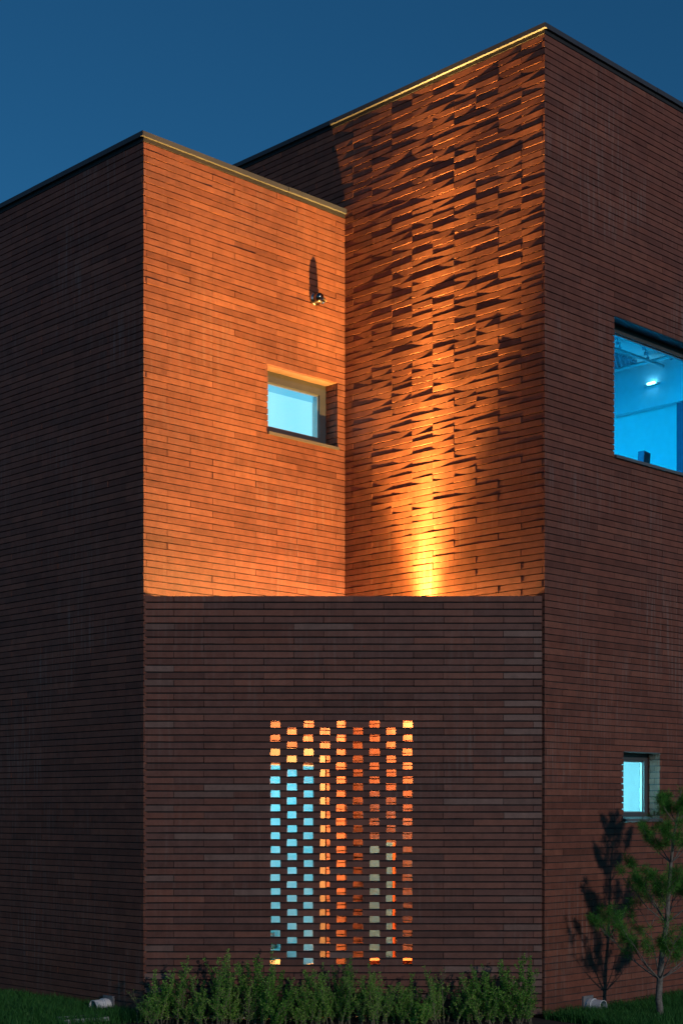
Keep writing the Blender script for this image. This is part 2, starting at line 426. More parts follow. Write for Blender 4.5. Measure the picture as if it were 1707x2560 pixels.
def blind_mat(name, ca, cb, strength, zmid, zspan):
    """emission painted as lamp light through a thin roller blind, in soft bands"""
    m = bpy.data.materials.new(name); m.use_nodes = True; n, l = m.node_tree.nodes, m.node_tree.links
    n.clear(); e = n.new('ShaderNodeEmission'); o = n.new('ShaderNodeOutputMaterial'); geo = n.new('ShaderNodeNewGeometry')
    mp = n.new('ShaderNodeMapping'); mp.inputs['Scale'].default_value = (5, 5, 0.4); t = n.new('ShaderNodeTexNoise'); t.inputs['Scale'].default_value = 1.0; t.inputs['Detail'].default_value = 1
    l.new(geo.outputs['Position'], mp.inputs[0]); l.new(mp.outputs[0], t.inputs['Vector'])
    r = n.new('ShaderNodeValToRGB'); r.color_ramp.elements[0].position = 0.2; r.color_ramp.elements[1].position = 0.8
    r.color_ramp.elements[0].color = (*ca, 1); r.color_ramp.elements[1].color = (*cb, 1)
    l.new(t.outputs[0], r.inputs[0]); l.new(r.outputs[0], e.inputs[0]); e.inputs[1].default_value = strength; l.new(e.outputs[0], o.inputs[0])
    return m
M['glow_band'] = blind_mat('top_glow_band', (0.14, 0.62, 0.88), (0.20, 0.70, 0.92), 1.0, 0, 1)
M['blind_up'] = blind_mat('lit_blind_upper', (0.27, 0.80, 1.0), (0.36, 0.90, 1.0), 1.15, 0, 1)
M['blind_low'] = blind_mat('lit_blind_lower', (0.20, 0.74, 0.88), (0.25, 0.80, 0.92), 1.3, 0, 1)

# ------------------------------------------------------------------ ground
g = MB()
def ground_z(x, y):
    return -0.004 + 0.02 * math.sin(x * 1.7) * math.sin(y * 1.3 + 1)
gx = [-600, -60, -12] + [-6 + 0.5 * i for i in range(25)] + [12, 60, 600]
gy = [-300, -40, -14, -8] + [-4 + 0.5 * i for i in range(25)] + [14, 40, 600]
vv = [(x, y, ground_z(x, y) if abs(x) < 8 and abs(y) < 9 else -0.01) for y in gy for x in gx]; nx = len(gx)
g.add(vv, [(j * nx + i, j * nx + i + 1, (j + 1) * nx + i + 1, (j + 1) * nx + i) for j in range(len(gy) - 1) for i in range(nx - 1)])
tag(g.build('ground', M['soil']), kind='structure')
g = MB()
inset = 0.013
g.prism([tuple(PL + (0.12, 0.11)), tuple(PR + (-0.12, 0.11)), tuple(Q - (0, 0.004))], -0.05, 0.055)
tag(g.build('courtyard_pavement', M['concrete']), kind='structure')

# ------------------------------------------------------------------ left block
LA, LD, LCX = 5.2, 5.2, 6.6
left = tag(empty('brick_building', tuple(v3(PL, 0))), 'lower brick wing with small square window, on the left of the screen', 'building')
bkL = Bricks(left)
winB = (1.473, 2.397, 91 * P2, 102 * P2)
doorB = (1.02, 2.245, 0.055, 41 * P2)
opB = [winB, doorB]
wa = MB(); core_panel(wa, PL, E2, NA, 0.012, LA, -0.1, Z_LEFT, [])
wallA = wa.build('wall', M['mortar'], left)
wb = MB(); core_panel(wb, PL, E1, NB, 0.161, LB - 0.002, -0.1, Z_LEFT, opB)
wallB = wb.build('wall', M['mortar'], left)
sA = lambda r: 0.0 if r % 2 else T2 + 0.002
sB = lambda r: T2 + 0.002 if r % 2 else 0.0
lay_wall(bkL, wallA, PL, E2, NA, LA, 0, 130, [], sA, 0, 0.0020, 0.004, 0.0006, 0.0003, mat='weathered')
visB = lambda c: c[2] > Z_SCREEN + 0.02 or (1.6 < c[2] < 2.7 and abs(c[0]) < 0.6)
lay_wall(bkL, wallB, PL, E1, NB, LB - 0.003, 0, 130, opB, sB, 1, 0.0045, 0.007, 0.0010, 0.0004, visB, end=lambda r: LB - 0.004)
reveal_bricks(bkL, wallB, PL, E1, NB, winB[0], winB[1], 91, 102, 0.165)
bkL.finish()
# window in the lit face
window_unit(left, PL, E1, NB, winB[0] - 0.02, winB[1] + 0.02, winB[2] - 0.005, winB[3] + 0.012, 0.165, (0.115, 0.125, 0.10, 0.105), blind=M['blind_up'])
sill_part(left, PL, E1, NB, winB[0], winB[1], winB[2] + 0.030, 0.18)
s = MB(); ax = ((E1[0], E1[1], 0), (NB[0], NB[1], 0), (0, 0, 1))
s.box(v3(PL + E1 * (winB[0] + winB[1]) / 2 - NB * 0.10, winB[3] + 0.004), ax, (0.462, 0.068, 0.003)); s.build('soffit', M['soffit'], left)
# coping runs, mitred at the corner
def coping(root, O, ea, eb, na, nb, la, lb, z, oh=0.026, zt=0.082):
    for nm, e1, n1, n2, ln in (('coping', ea, na, nb, la), ('coping', eb, nb, na, lb)):
        cuts = [0.0] + [c for c in (1.72, 4.1) if c < ln - 0.5] + [ln]
        for k in range(len(cuts) - 1):
            lo, up_ = MB(), MB(); w = random.gauss(0, 0.0012)
            for mb, o1, z0, z1 in ((lo, 0.003, z + 0.002, z + 0.036), (up_, oh + w, z + 0.038 + w, z + zt + w)):
                if k == 0:
                    A_, D_ = O + o1 * (n1 + n2) + e1 * 0.0012, O - 0.22 * (n1 + n2) + e1 * 0.0012
                else:
                    A_, D_ = O + o1 * n1 + e1 * (cuts[k] + 0.002), O - 0.22 * n1 + e1 * (cuts[k] + 0.002)
                B_, C_ = O + o1 * n1 + e1 * (cuts[k + 1] - 0.002), O - 0.22 * n1 + e1 * (cuts[k + 1] - 0.002)
                poly = [A_, B_, C_, D_]
                poly = [tuple(p) for p in (poly if np.cross(poly[1] - poly[0], poly[2] - poly[1]) > 0 else poly[::-1])]
                mb.prism(poly, z0, z1)
            u = up_.build(nm, M['coping'], root); lo.build('under_trim', M['trim'], u)
coping(left, PL, E2, E1, NA, NB, LA, LB - 0.004, Z_LEFT)
r = MB(); r.prism([tuple(PL + E1 * 0.161 + E2 * 0.161), tuple(PL + E1 * (LB - 0.01) + E2 * 0.161), tuple(PL + E1 * (LB - 0.01) + E2 * LA), tuple(PL + E1 * 0.161 + E2 * LA)], Z_LEFT - 0.15, Z_LEFT - 0.03)
r.build('roof', M['roof'], left)
r = MB(); r.box(v3(PL + E1 * LB / 2 + E2 * (LA + 0.1), Z_LEFT / 2), ((E1[0], E1[1], 0), (E2[0], E2[1], 0), (0, 0, 1)), (LB / 2 - 0.01, 0.08, Z_LEFT / 2 - 0.01)); r.build('rear_wall', M['mortar'], left)
# glazed door behind the screen
a0, a1, dz0, dz1 = doorB[0] + 0.002, doorB[1] - 0.002, 0.06, doorB[3] + 0.008
def PBd(a, d, z): return v3(PL + E1 * a - NB * d, z)
df = MB(); DD, FT = 0.014, 0.11
df.box(PBd((a0 + a1) / 2, DD + 0.04, dz1 - 0.075), ax, ((a1 - a0) / 2, 0.04, 0.075))
df.box(PBd(a1 - 0.04, DD + 0.04, (dz0 + dz1 - 0.15) / 2), ax, (0.04, 0.04, (dz1 - 0.15 - dz0) / 2)); df.box(PBd(a0 + 0.05, DD + 0.04, (dz0 + dz1 - 0.15) / 2), ax, (0.05, 0.04, (dz1 - 0.15 - dz0) / 2))
dfo = df.build('door_frame', M['wood'], left)
dl = MB(); x0, x1, y0, y1 = a0 + 0.101, a1 - 0.081, dz0 + 0.01, dz1 - 0.151; st = 0.032; yy = DD + 0.045
for (c0, c1, k0, k1) in ((x0, x1, y1 - st, y1), (x0, x1, y0, y0 + 0.09), (x0, x0 + st, y0 + 0.09, y1 - st), (x1 - st, x1, y0 + 0.09, y1 - st)):
    dl.box(PBd((c0 + c1) / 2, yy, (k0 + k1) / 2), ax, ((c1 - c0) / 2, 0.02, (k1 - k0) / 2))
dlo = dl.build('door', M['steel'], left)
p = MB(); p.box(PBd((x0 + x1) / 2, yy, (y0 + y1) / 2), ax, ((x1 - x0) / 2 - st, 0.004, (y1 - y0) / 2 - 0.06)); p.build('pane', M['glass'], dlo)
h = MB(); h.tube([PBd(x1 - 0.03, yy - 0.065, 0.85), PBd(x1 - 0.03, yy - 0.065, 1.45)], 0.011, 8)
for zz in (0.92, 1.38): h.tube([PBd(x1 - 0.03, yy - 0.065, zz), PBd(x1 - 0.03, yy - 0.018, zz)], 0.008, 6)
h.build('handle', M['steel'], dlo)
# entrance room behind the door
rm = MB(); RZ, RD = 2.62, 2.0
def quad(mb, pts): mb.add(pts, [(0, 1, 2, 3)])
ra, rb = 0.2, 2.42
quad(rm, [PBd(ra, 0.17, 0.06), PBd(rb, 0.17, 0.06), PBd(rb, RD, 0.06), PBd(ra, RD, 0.06)])
quad(rm, [PBd(ra, 0.17, RZ), PBd(rb, 0.17, RZ), PBd(rb, RD, RZ), PBd(ra, RD, RZ)])
quad(rm, [PBd(ra, RD, 0.06), PBd(rb, RD, 0.06), PBd(rb, RD, RZ), PBd(ra, RD, RZ)])
quad(rm, [PBd(ra, 0.17, 0.06), PBd(ra, RD, 0.06), PBd(ra, RD, RZ), PBd(ra, 0.17, RZ)])
quad(rm, [PBd(rb, 0.17, 0.06), PBd(rb, RD, 0.06), PBd(rb, RD, RZ), PBd(rb, 0.17, RZ)])
rm.build('entrance_room', M['white'], left)
stp = MB()
for i in range(7):
    stp.box(PBd(2.02, 0.62 + 0.19 * i, 0.06 + 0.085 * (i + 1)), ax, (0.36, 0.095, 0.085 * (i + 1)))
sto = stp.build('stairs', M['concrete'], left)
for i in range(4):
    b = MB(); b.tube([PBd(1.62, 0.36, 0.42 + 0.17 * i), PBd(1.62, 1.95, 0.42 + 0.17 * i + 1.42)], 0.022, 8); b.build('handrail' if i == 3 else 'guard_rail', M['dark_metal'], sto)
for i in range(3):
    b = MB(); b.tube([PBd(1.62, 0.40 + 0.7 * i, 0.06), PBd(1.62, 0.40 + 0.7 * i, 0.98 + 0.625 * i)], 0.02, 8); b.build('post', M['dark_metal'], sto)

# ------------------------------------------------------------------ tower
tower = tag(empty('brick_building', tuple(v3(PR, 0))), 'taller brick tower with rough textured face and large blue-lit window', 'building')
bkT = Bricks(tower)
winD = (1.0526, 3.05, 86 * P2, 108 * P2)
winS = (1.199, 1.798, 29 * P2, 40 * P2)
opD = [winD, winS]
wc = MB(); core_panel(wc, PR, E2, NC, 0.012, LCX, -0.1, Z_TOWER, [])
wallC = wc.build('wall', M['mortar'], tower)
wd = MB(); core_panel(wd, PR, E1, ND, 0.161, LD, -0.1, Z_TOWER, opD)
wallD = wd.build('wall', M['mortar'], tower)
sC = lambda r: 0.0 if r % 2 else T2 + 0.002
sD = lambda r: T2 + 0.002 if r % 2 else 0.0
rough_work = lambda z: 0.3 if z < 3.6 else 1.25 if z < 4.5 else max(0.85, min(1.45, 1.45 - (z - 5.2) * 0.25))
visC = lambda c: c[2] > Z_SCREEN + 0.05
lay_wall(bkT, wallC, PR, E2, NC, LC, 0, 125, [], sC, 0, 0.0105, 0.016, 0.0006, 0.0002, visC, end=lambda r: LC + 0.02, grade=rough_work)
lay_wall(bkT, wallC, PR, E2, NC, LCX, 125, 146, [], sC, 0, 0.0105, 0.016, 0.0006, 0.0002, visC, grade=rough_work)
lay_wall(bkT, wallD, PR, E1, ND, LD, 0, 146, opD, sD, 1, 0.0022, 0.005, 0.0007, 0.0003, mat='weathered')
reveal_bricks(bkT, wallD, PR, E1, ND, winS[0], winS[1], 29, 40, 0.14)
reveal_bricks(bkT, wallD, PR, E1, ND, winD[0], winD[1], 86, 108, 0.14)
bkT.finish()
coping(tower, PR, E2, E1, NC, ND, LCX, LD, Z_TOWER)
r = MB(); r.prism([tuple(PR + E1 * 0.161 + E2 * 0.161), tuple(PR + E1 * LD + E2 * 0.161), tuple(PR + E1 * LD + E2 * LCX), tuple(PR + E1 * 0.161 + E2 * LCX)], Z_TOWER - 0.15, Z_TOWER - 0.03)
r.build('roof', M['roof'], tower)
r = MB(); r.box(v3(PR + E1 * (LD + 0.1) + E2 * LCX / 2, Z_TOWER / 2), ((E1[0], E1[1], 0), (E2[0], E2[1], 0), (0, 0, 1)), (0.08, LCX / 2 - 0.01, Z_TOWER / 2 - 0.01))
r.box(v3(PR + E1 * LD / 2 + E2 * (LCX + 0.1), Z_TOWER / 2), ((E1[0], E1[1], 0), (E2[0], E2[1], 0), (0, 0, 1)), (LD / 2 - 0.02, 0.08, Z_TOWER / 2 - 0.012)); r.build('rear_wall', M['mortar'], tower)
axD = ((E1[0], E1[1], 0), (ND[0], ND[1], 0), (0, 0, 1))
def PDd(a, d, z): return v3(PR + E1 * a - ND * d, z)
# small window
window_unit(tower, PR, E1, ND, winS[0] - 0.02, winS[1] + 0.02, winS[2] - 0.005, winS[3] + 0.012, 0.138, (0.085, 0.09, 0.07, 0.075))
rs = MB(); u0, u1, ud, uz0, uz1 = 0.55, 2.35, 1.25, 1.45, 2.75
quad(rs, [PDd(u0, 0.20, uz0), PDd(u1, 0.20, uz0), PDd(u1, ud, uz0), PDd(u0, ud, uz0)]); quad(rs, [PDd(u0, 0.20, uz1), PDd(u1, 0.20, uz1), PDd(u1, ud, uz1), PDd(u0, ud, uz1)])
quad(rs, [PDd(u0, ud, uz0), PDd(u1, ud, uz0), PDd(u1, ud, uz1), PDd(u0, ud, uz1)]); quad(rs, [PDd(u0, 0.20, uz0), PDd(u0, ud, uz0), PDd(u0, ud, uz1), PDd(u0, 0.20, uz1)])
quad(rs, [PDd(u1, 0.20, uz0), PDd(u1, ud, uz0), PDd(u1, ud, uz1), PDd(u1, 0.20, uz1)])
rs.build('lit_washroom', M['white'], tower)
tl = tag(empty('glow_tube', tuple(PDd(1.05, 0.40, 1.75))), 'upright tube lamp just inside the small lower right window', 'lamp')
b = MB(); b.tube([PDd(1.05, 0.40, 1.80), PDd(1.05, 0.40, 2.40)], 0.018, 10); b.build('tube', emit('washroom_tube_glow', (0.22, 0.84, 1.0), 160), tl)
b = MB(); b.tube([PDd(1.05, 0.40, 1.74), PDd(1.05, 0.40, 1.80)], 0.024, 10); b.tube([PDd(1.05, 0.40, 2.40), PDd(1.05, 0.40, 2.46)], 0.024, 10); b.build('holder', M['steel'], tl)
sill_part(tower, PR, E1, ND, winS[0], winS[1], winS[2] + 0.038, 0.15, out=0.03)
s = MB(); s.box(PDd((winS[0] + winS[1]) / 2, 0.062, winS[3] + 0.003), axD, ((winS[1] - winS[0]) / 2, 0.07, 0.004)); s.build('lintel', M['sill'], tower)
# large window
window_unit(tower, PR, E1, ND, winD[0] - 0.02, winD[1] + 0.02, winD[2] - 0.005, winD[3] + 0.012, 0.138, (0.085, 0.075, 0.06, 0.06), pane_mat=M['tinted_glass'])
sill_part(tower, PR, E1, ND, winD[0], winD[1], winD[2] + 0.036, 0.15, out=0.025)
s = MB(); s.box(PDd((winD[0] + winD[1]) / 2, 0.062, winD[3] + 0.003), axD, ((winD[1] - winD[0]) / 2, 0.07, 0.004)); s.build('lintel', M['dark_metal'], tower)
# blue lit room behind the large window
rm = MB(); q0, q1, dep, zf, zc_ = 0.4, 3.4, 3.6, 4.6, 6.72
quad(rm, [PDd(q0, 0.21, zf), PDd(q1, 0.21, zf), PDd(q1, dep, zf), PDd(q0, dep, zf)])
quad(rm, [PDd(q0, 0.21, zc_), PDd(q1, 0.21, zc_), PDd(q1, dep, zc_), PDd(q0, dep, zc_)])
quad(rm, [PDd(q0, dep, zf), PDd(q1, dep, zf), PDd(q1, dep, zc_), PDd(q0, dep, zc_)])
quad(rm, [PDd(q1, 0.21, zf), PDd(q1, dep, zf), PDd(q1, dep, zc_), PDd(q1, 0.21, zc_)])
quad(rm, [PDd(q0, 0.21, zf), PDd(q0, dep, zf), PDd(q0, dep, zc_), PDd(q0, 0.21, zc_)])
quad(rm, [PDd(q0, 0.205, winD[3] + 0.03), PDd(q1, 0.205, winD[3] + 0.03), PDd(q1, 0.205, zc_), PDd(q0, 0.205, zc_)])
rmo = rm.build('blue_lit_room', M['white'], tower)
M['gloss_panel'] = plain('satin_wall_panel', (0.62, 0.66, 0.70), 0.28, 0.25, 0.04, spec=0.6)
s = MB(); s.box(PDd(q1 - 0.05, (0.21 + dep) / 2, (6.20 + zc_) / 2 - 0.01), axD, (0.045, (dep - 0.21) / 2 - 0.01, (zc_ - 6.20) / 2 - 0.015)); s.build('bulkhead', M['gloss_panel'], rmo)
M['grille'] = plain('ceiling_grille', (0.30, 0.34, 0.42), 0.5)
M['violet'] = plain('dark_door_post', (0.10, 0.08, 0.16), 0.5)
s = MB(); s.box(PDd(q1 - 0.06, 0.72, (zf + 6.19) / 2), axD, (0.05, 0.055, (6.19 - zf) / 2 - 0.004)); s.build('post', M['violet'], rmo)
# perforated ceiling panel: a honeycomb of bars
s = MB(); hz = zc_ - 0.045; cell = 0.05
for i in range(18):
    for j in range(24):
        ca = 2.35 + i * cell * 0.90; cd = 1.15 + j * cell * 1.04 + (i % 2) * cell * 0.52
        for k in range(3):
            an = math.pi / 3 * k; a_, b_ = (math.cos(an) * cell * 0.52, math.sin(an) * cell * 0.52); a2, b2 = (math.cos(an + math.pi / 3) * cell * 0.52, math.sin(an + math.pi / 3) * cell * 0.52)
            p, q = PDd(ca + a_, cd + b_, hz), PDd(ca + a2, cd + b2, hz)
            d = (q - p) / np.linalg.norm(q - p); nn = np.array((-d[1], d[0], 0))
            s.box((p + q) / 2, (d, nn, (0, 0, 1)), (np.linalg.norm(q - p) / 2, 0.006, 0.012))
o = s.build('honeycomb_grille', M['grille'], rmo)
s = MB(); s.tube([PDd(q1 - 0.25, 0.5, zc_ - 0.07), PDd(q1 - 0.25, 3.0, zc_ - 0.07)], 0.022, 8)
s.tube([PDd(1.3, 0.95, zc_ - 0.10), PDd(q1 - 0.1, 0.95, zc_ - 0.10)], 0.018, 8); s.build('ceiling_pipes', M['steel'], rmo)
s = MB()
for i in range(7): s.lathe(PDd(2.2 + 0.17 * i, 0.80 + 0.09 * (i % 3), zc_ - 0.002), (0, 0, -1), [(0, 0.008), (0.05, 0.008), (0.05, 0.018), (0.08, 0.015), (0.08, 0.0)], 10)
s.build('ceiling_sprinklers', M['grille'], rmo)

# ------------------------------------------------------------------ perforated screen wall
screen = tag(empty('brick_screen', (0, 0.05, 0)), 'dark brick screen wall across the corner, pierced with rows of glowing square holes', 'wall')
bkS = Bricks(screen)
XL, XR, YF, TS = PL[0] + 0.006, PR[0] - 0.020, 0.006, 0.095
HX = [-0.584 + 0.146 * i for i in range(9)]; HW = 0.083; JT = 0.0125
sc = MB()
rows = 60; jobs = []
HOLES = {r: [(HX[i] - HW / 2 + random.uniform(-.003, .003), HX[i] + HW / 2 + random.uniform(-.003, .003)) for i in (range(0, 9, 2) if r % 2 == 0 else range(1, 9, 2))] for r in range(18, 53)}
for r in range(rows):
    zt = Z_SCREEN - r * P1; zb = zt - P1; zc = (zt + zb) / 2 + JT / 2
    holes = HOLES.get(r, [])
    first = 0.26 if r % 2 == 0 else 0.525
    js = [XL]; x = XL + first
    while x < XR - 0.05:
        if not (18 <= r <= 52 and -0.62 - 0.10 < x < 0.62 + 0.10): js.append(x + random.uniform(-.003, .003))
        x += 0.528
    js.append(XR)
    for k, (a, b) in enumerate(zip(js[:-1], js[1:])):
        for p, q in cut(a, b, holes):
            jobs.append((p, q, zc, k == 0 or k == len(js) - 2))
    for p, q in cut(XL + 0.004, XR - 0.004, holes):       # mortar filling between the bricks of the row
        e0 = 0.012 if p > XL + 0.01 else 0.0; e1_ = 0.012 if q < XR - 0.01 else 0.0
        if q - p > 0.04: sc.box(((p + e0 + q - e1_) / 2, YF + TS / 2, zc), ((1, 0, 0), (0, 1, 0), (0, 0, 1)), ((q - p - e0 - e1_) / 2, TS / 2 - 0.02, (P1 - JT) / 2 - 0.001))
    nh = [(p + 0.001, q - 0.001) for p, q in HOLES.get(r + 1, [])]
    for p, q in cut(XL + 0.004, XR - 0.004, nh):
        sc.box(((p + q) / 2, YF + TS / 2, zb + JT / 2), ((1, 0, 0), (0, 1, 0), (0, 0, 1)), ((q - p) / 2, TS / 2 - 0.018, JT / 2 + 0.0004))
scw = sc.build('mortar_bed', M['mortar_dark'], screen)
for p, q, zc, edge in jobs:
    g = 0.0021; L = round(q - p - 2 * g, 3)
    mat = M['pale'] if random.random() < (0.34 if edge and q - p < 0.4 else 0.03) else M['screen']
    bkS.add(scw, (0.5 * (p + q), YF, zc), (0, -1), L, P1 - JT, TS, random.gauss(0, 0.002), random.gauss(0, 0.004), random.gauss(0, 0.0007), mat, 0.0004, zc > 0.5)
bkS.finish()

# ------------------------------------------------------------------ lamps
def ptlight(name, loc, parent, unit, col, lobes, base=0.0, radius=0.02):
    """bare lamp with the angular spread of its reflector (like an IES curve): lobes of (axis, width in degrees, intensity) plus even spill"""
    l = bpy.data.lights.new(name, 'POINT'); l.energy = unit * 4 * math.pi; l.color = col; l.shadow_soft_size = radius
    l.use_nodes = True; n, k = l.node_tree.nodes, l.node_tree.links
    e = n['Emission']; tc = n.new('ShaderNodeTexCoord')
    def mth(op, a, b=None):
        q = n.new('ShaderNodeMath'); q.operation = op
        for i, x in enumerate((a, b)):
            if x is None: continue
            if isinstance(x, (int, float)): q.inputs[i].default_value = x
            else: k.new(x, q.inputs[i])
        return q.outputs[0]
    tot = None
    for axis, sigma, inten in lobes:
        a = Vector(axis).normalized(); dp = n.new('ShaderNodeVectorMath'); dp.operation = 'DOT_PRODUCT'; dp.inputs[1].default_value = a
        k.new(tc.outputs['Normal'], dp.inputs[0])
        th = mth('ARCCOSINE', mth('MINIMUM', dp.outputs['Value'], 0.99999))
        q = mth('DIVIDE', th, R(sigma)); q = mth('EXPONENT', mth('MULTIPLY', mth('MULTIPLY', q, q), -0.5))
        q = mth('MULTIPLY', q, inten / unit); tot = q if tot is None else mth('ADD', tot, q)
    k.new(mth('ADD', tot, base / unit), e.inputs['Strength'])
    o = bpy.data.objects.new(name, l); C.objects.link(o); o.location = loc
    if parent is not None: o.parent = parent; o.matrix_parent_inverse = pinv(parent)
    return o

LS, LO, LZ = 1.394, 0.16, 3.45
lampP = PR + E2 * LS + NC * LO
def laxis(tn, te):
    return v3(NC * math.tan(R(tn)) + E2 * math.tan(R(te)), 1.0)
lamp = tag(empty('wall_light', tuple(v3(PR + E2 * LS, LZ - 0.1))), 'small black up and down wall light on textured brick behind the screen', 'lamp')
b = MB(); b.lathe(v3(lampP, LZ - 0.17), (0, 0, 1), [(0, 0.0), (0, 0.035), (0.01, 0.042), (0.15, 0.042), (0.16, 0.036), (0.155, 0.0)], 20); b.build('housing', M['dark_metal'], lamp, True)
b = MB(); b.box(v3(PR + E2 * LS + NC * (LO - 0.03) / 2, LZ - 0.09), ((E2[0], E2[1], 0), (NC[0], NC[1], 0), (0, 0, 1)), (0.022, (LO - 0.03) / 2, 0.045)); b.build('bracket', M['dark_metal'], lamp)
WARM = (1.0, 0.505, 0.11)
X_ = math.exp
ptlight('uplight_bulb', tuple(v3(lampP, LZ)), lamp, 200, WARM, [
        (laxis(7.73, -3.86), 4.36, 1.42 * X_(9.5)), (laxis(7.64, -16.2), 4.0, 1.42 * X_(9.7)), (laxis(-1, 0), 4.2, 900), (laxis(1, -1), 9.0, 330), (laxis(-11, 0), 8.5, 95), (laxis(-5, 0), 11.0, 90),
        (laxis(74.9, 13.2), 17.1, 138), (laxis(32.5, -9.3), 20.7, 208), (laxis(19.5, 5.9), 7.6, 720), (laxis(4.5, 33.0), 9.0, 35),
        (laxis(2.0, 14.1), 6.0, 520), (laxis(42.3, -17.3), 13.6, 1400), (laxis(30, 16), 9.0, 150)], 11.3, 0.012)
ptlight('downlight_bulb', tuple(v3(lampP, LZ - 0.19)), lamp, 60, (1.0, 0.48, 0.17), [((0, 0, -1), 32, 210)], 40, 0.02)

# entrance ceiling lamp and blue room lamp, its reflection made as a glowing tube
def lamp_panel(name, c, ax_, hx, hy, col, st, label, parent_mat):
    root = tag(empty(name, tuple(c)), label, 'lamp')
    b = MB(); b.box(np.array(c) + np.array((0, 0, -0.02)), ax_, (hx, hy, 0.018)); b.build('housing', parent_mat, root)
    d = MB(); d.box(np.array(c) + np.array((0, 0, -0.042)), ax_, (hx - 0.012, hy - 0.012, 0.004)); d.build('diffuser', emit(name + '_glow', col, st), root)
    return root
lamp_panel('ceiling_light', PBd(1.3, 0.9, RZ), ax, 0.45, 0.25, (0.10, 0.78, 0.98), 27.0, 'flat ceiling light in the entrance seen through the screen holes', M['white'])
lamp_panel('ceiling_light', PDd(1.1, 1.2, zc_ - 0.001), axD, 0.25, 0.6, (0.0, 0.52, 0.93), 46.0, 'flat blue ceiling light in the room behind the large window', M['white'])
tube = tag(empty('glow_tube', tuple(PDd(q1 - 0.12, 1.0, 6.46))), 'bright glow standing in for a lamp reflection on the wall panel behind the large window', 'lamp')
b = MB(); b.tube([PDd(q1 - 0.13, 1.13, 6.455), PDd(q1 - 0.13, 1.04, 6.460)], 0.009, 10); b.build('tube', emit('tube_glow', (0.35, 0.85, 1.0), 40), tube)  # glowing tube added in place of a lamp's reflection in the panel
b = MB(); b.box(PDd(q1 - 0.11, 1.09, 6.448), axD, (0.012, 0.09, 0.010)); b.build('holder', M['steel'], tube)
bxr = tag(empty('box', tuple(PDd(2.0, 0.30, winD[2] + 0.06))), 'small dark box standing on the sill inside the large window', 'box')
b = MB(); tilt = ((E1[0], E1[1], -0.12), (ND[0], ND[1], 0), (0.12 * E1[0], 0.12 * E1[1], 1)); b.box(PDd(1.93, 0.27, winD[2] + 0.15), tilt, (0.055, 0.035, 0.085)); b.build('body', M['violet'], bxr)
b = MB(); b.box(PDd(1.93, 0.234, winD[2] + 0.155), tilt, (0.043, 0.003, 0.066)); b.build('front_panel', M['dark_metal'], bxr)

# ------------------------------------------------------------------ dome camera on the lit face
dcb, dcz = 2.084, 6.83
dc = tag(empty('dome_camera', tuple(v3(PL + E1 * dcb, dcz))), 'round chrome dome camera fixed to the lit orange brick face', 'camera')
nB3 = Vector((NB[0], NB[1], 0)); oB = Vector(v3(PL + E1 * dcb, dcz))
b = MB(); b.lathe(oB, nB3, [(0.0, 0.0), (0.0, 0.066), (0.012, 0.068), (0.026, 0.062), (0.03, 0.0)], 28); b.build('base_plate', M['chrome'], dc, True)
ctr = oB + nB3 * 0.055
b = MB(); pr = [(-0.055 * math.cos(a), 0.055 * math.sin(a)) for a in np.linspace(0.02, math.pi - 0.02, 18)]; b.lathe(ctr, (0, 0, 1), pr, 28); b.build('ball', M['dome'], dc, True)
aim = (nB3 * 0.75 + Vector((E1[0], E1[1], 0)) * 0.35 + Vector((0, 0, -0.62))).normalized()
b = MB(); b.lathe(ctr, aim, [(0.040, 0.030), (0.062, 0.034), (0.066, 0.033), (0.064, 0.029), (0.045, 0.026)], 28); b.build('lens_rim', M['chrome'], dc, True)
b = MB(); b.lathe(ctr, aim, [(0.046, 0.0265), (0.050, 0.015), (0.052, 0.0)], 24); b.build('lens', M['coping'], dc, True)

# ------------------------------------------------------------------ things in the courtyard
def PCd(s_, d, z): return v3(PR + E2 * s_ + NC * d, z)
axC = ((E2[0], E2[1], 0), (NC[0], NC[1], 0), (0, 0, 1))
cab = tag(empty('cabinet', tuple(PCd(1.98, 0.1, 0.055))), 'grey-green cabinet with orange edge seen through the right screen holes', 'cabinet')
b = MB(); b.box(PCd(1.98, 0.014, 0.95), axC, (0.165, 0.010, 0.57)); b.build('body', M['teal'], cab)
b = MB(); b.box(PCd(1.98, 0.0270, 0.97), axC, (0.155, 0.0025, 0.54)); b.build('door', M['teal'], cab)
b = MB(); b.box(PCd(1.8115, 0.0145, 0.95), axC, (0.003, 0.0125, 0.568)); b.build('edge_trim', M['orange'], cab)
b = MB(); b.box(PCd(1.98, 0.0145, 0.215), axC, (0.172, 0.0125, 0.160)); b.build('plinth', M['orange'], cab)
crt = tag(empty('carton', tuple(PBd(1.55, -0.35, 0.055))), 'brown cardboard carton on the courtyard floor behind the screen', 'box')
b = MB(); b.box(PBd(1.55, -0.35, 0.20), ax, (0.20, 0.15, 0.144)); b.build('body', M['card'], crt)
for sgn in (-1, 1):
    b = MB(); fl = Vector((NB[0] * sgn, NB[1] * sgn, 0.75)).normalized(); s3 = Vector((E1[0], E1[1], 0)); n3 = s3.cross(fl)
    b.box(np.array(PBd(1.55, -0.35 - 0.155 * sgn, 0.346)) + np.array(fl) * 0.06, (s3, fl, n3), (0.198, 0.06, 0.002)); b.build('flap', M['card'], crt)
bn = tag(empty('bench', tuple(v3((0.45, 0.62), 0.055))), 'low orange and white bench low behind the right screen holes', 'bench')
b = MB(); b.box((0.45, 0.60, 0.44), ((1, 0, 0), (0, 1, 0), (0, 0, 1)), (0.33, 0.12, 0.02)); b.build('seat', M['orange'], bn)
b = MB(); b.box((0.45, 0.475, 0.405), ((1, 0, 0), (0, 1, 0), (0, 0, 1)), (0.32, 0.012, 0.022)); b.build('rail', M['pvc'], bn)
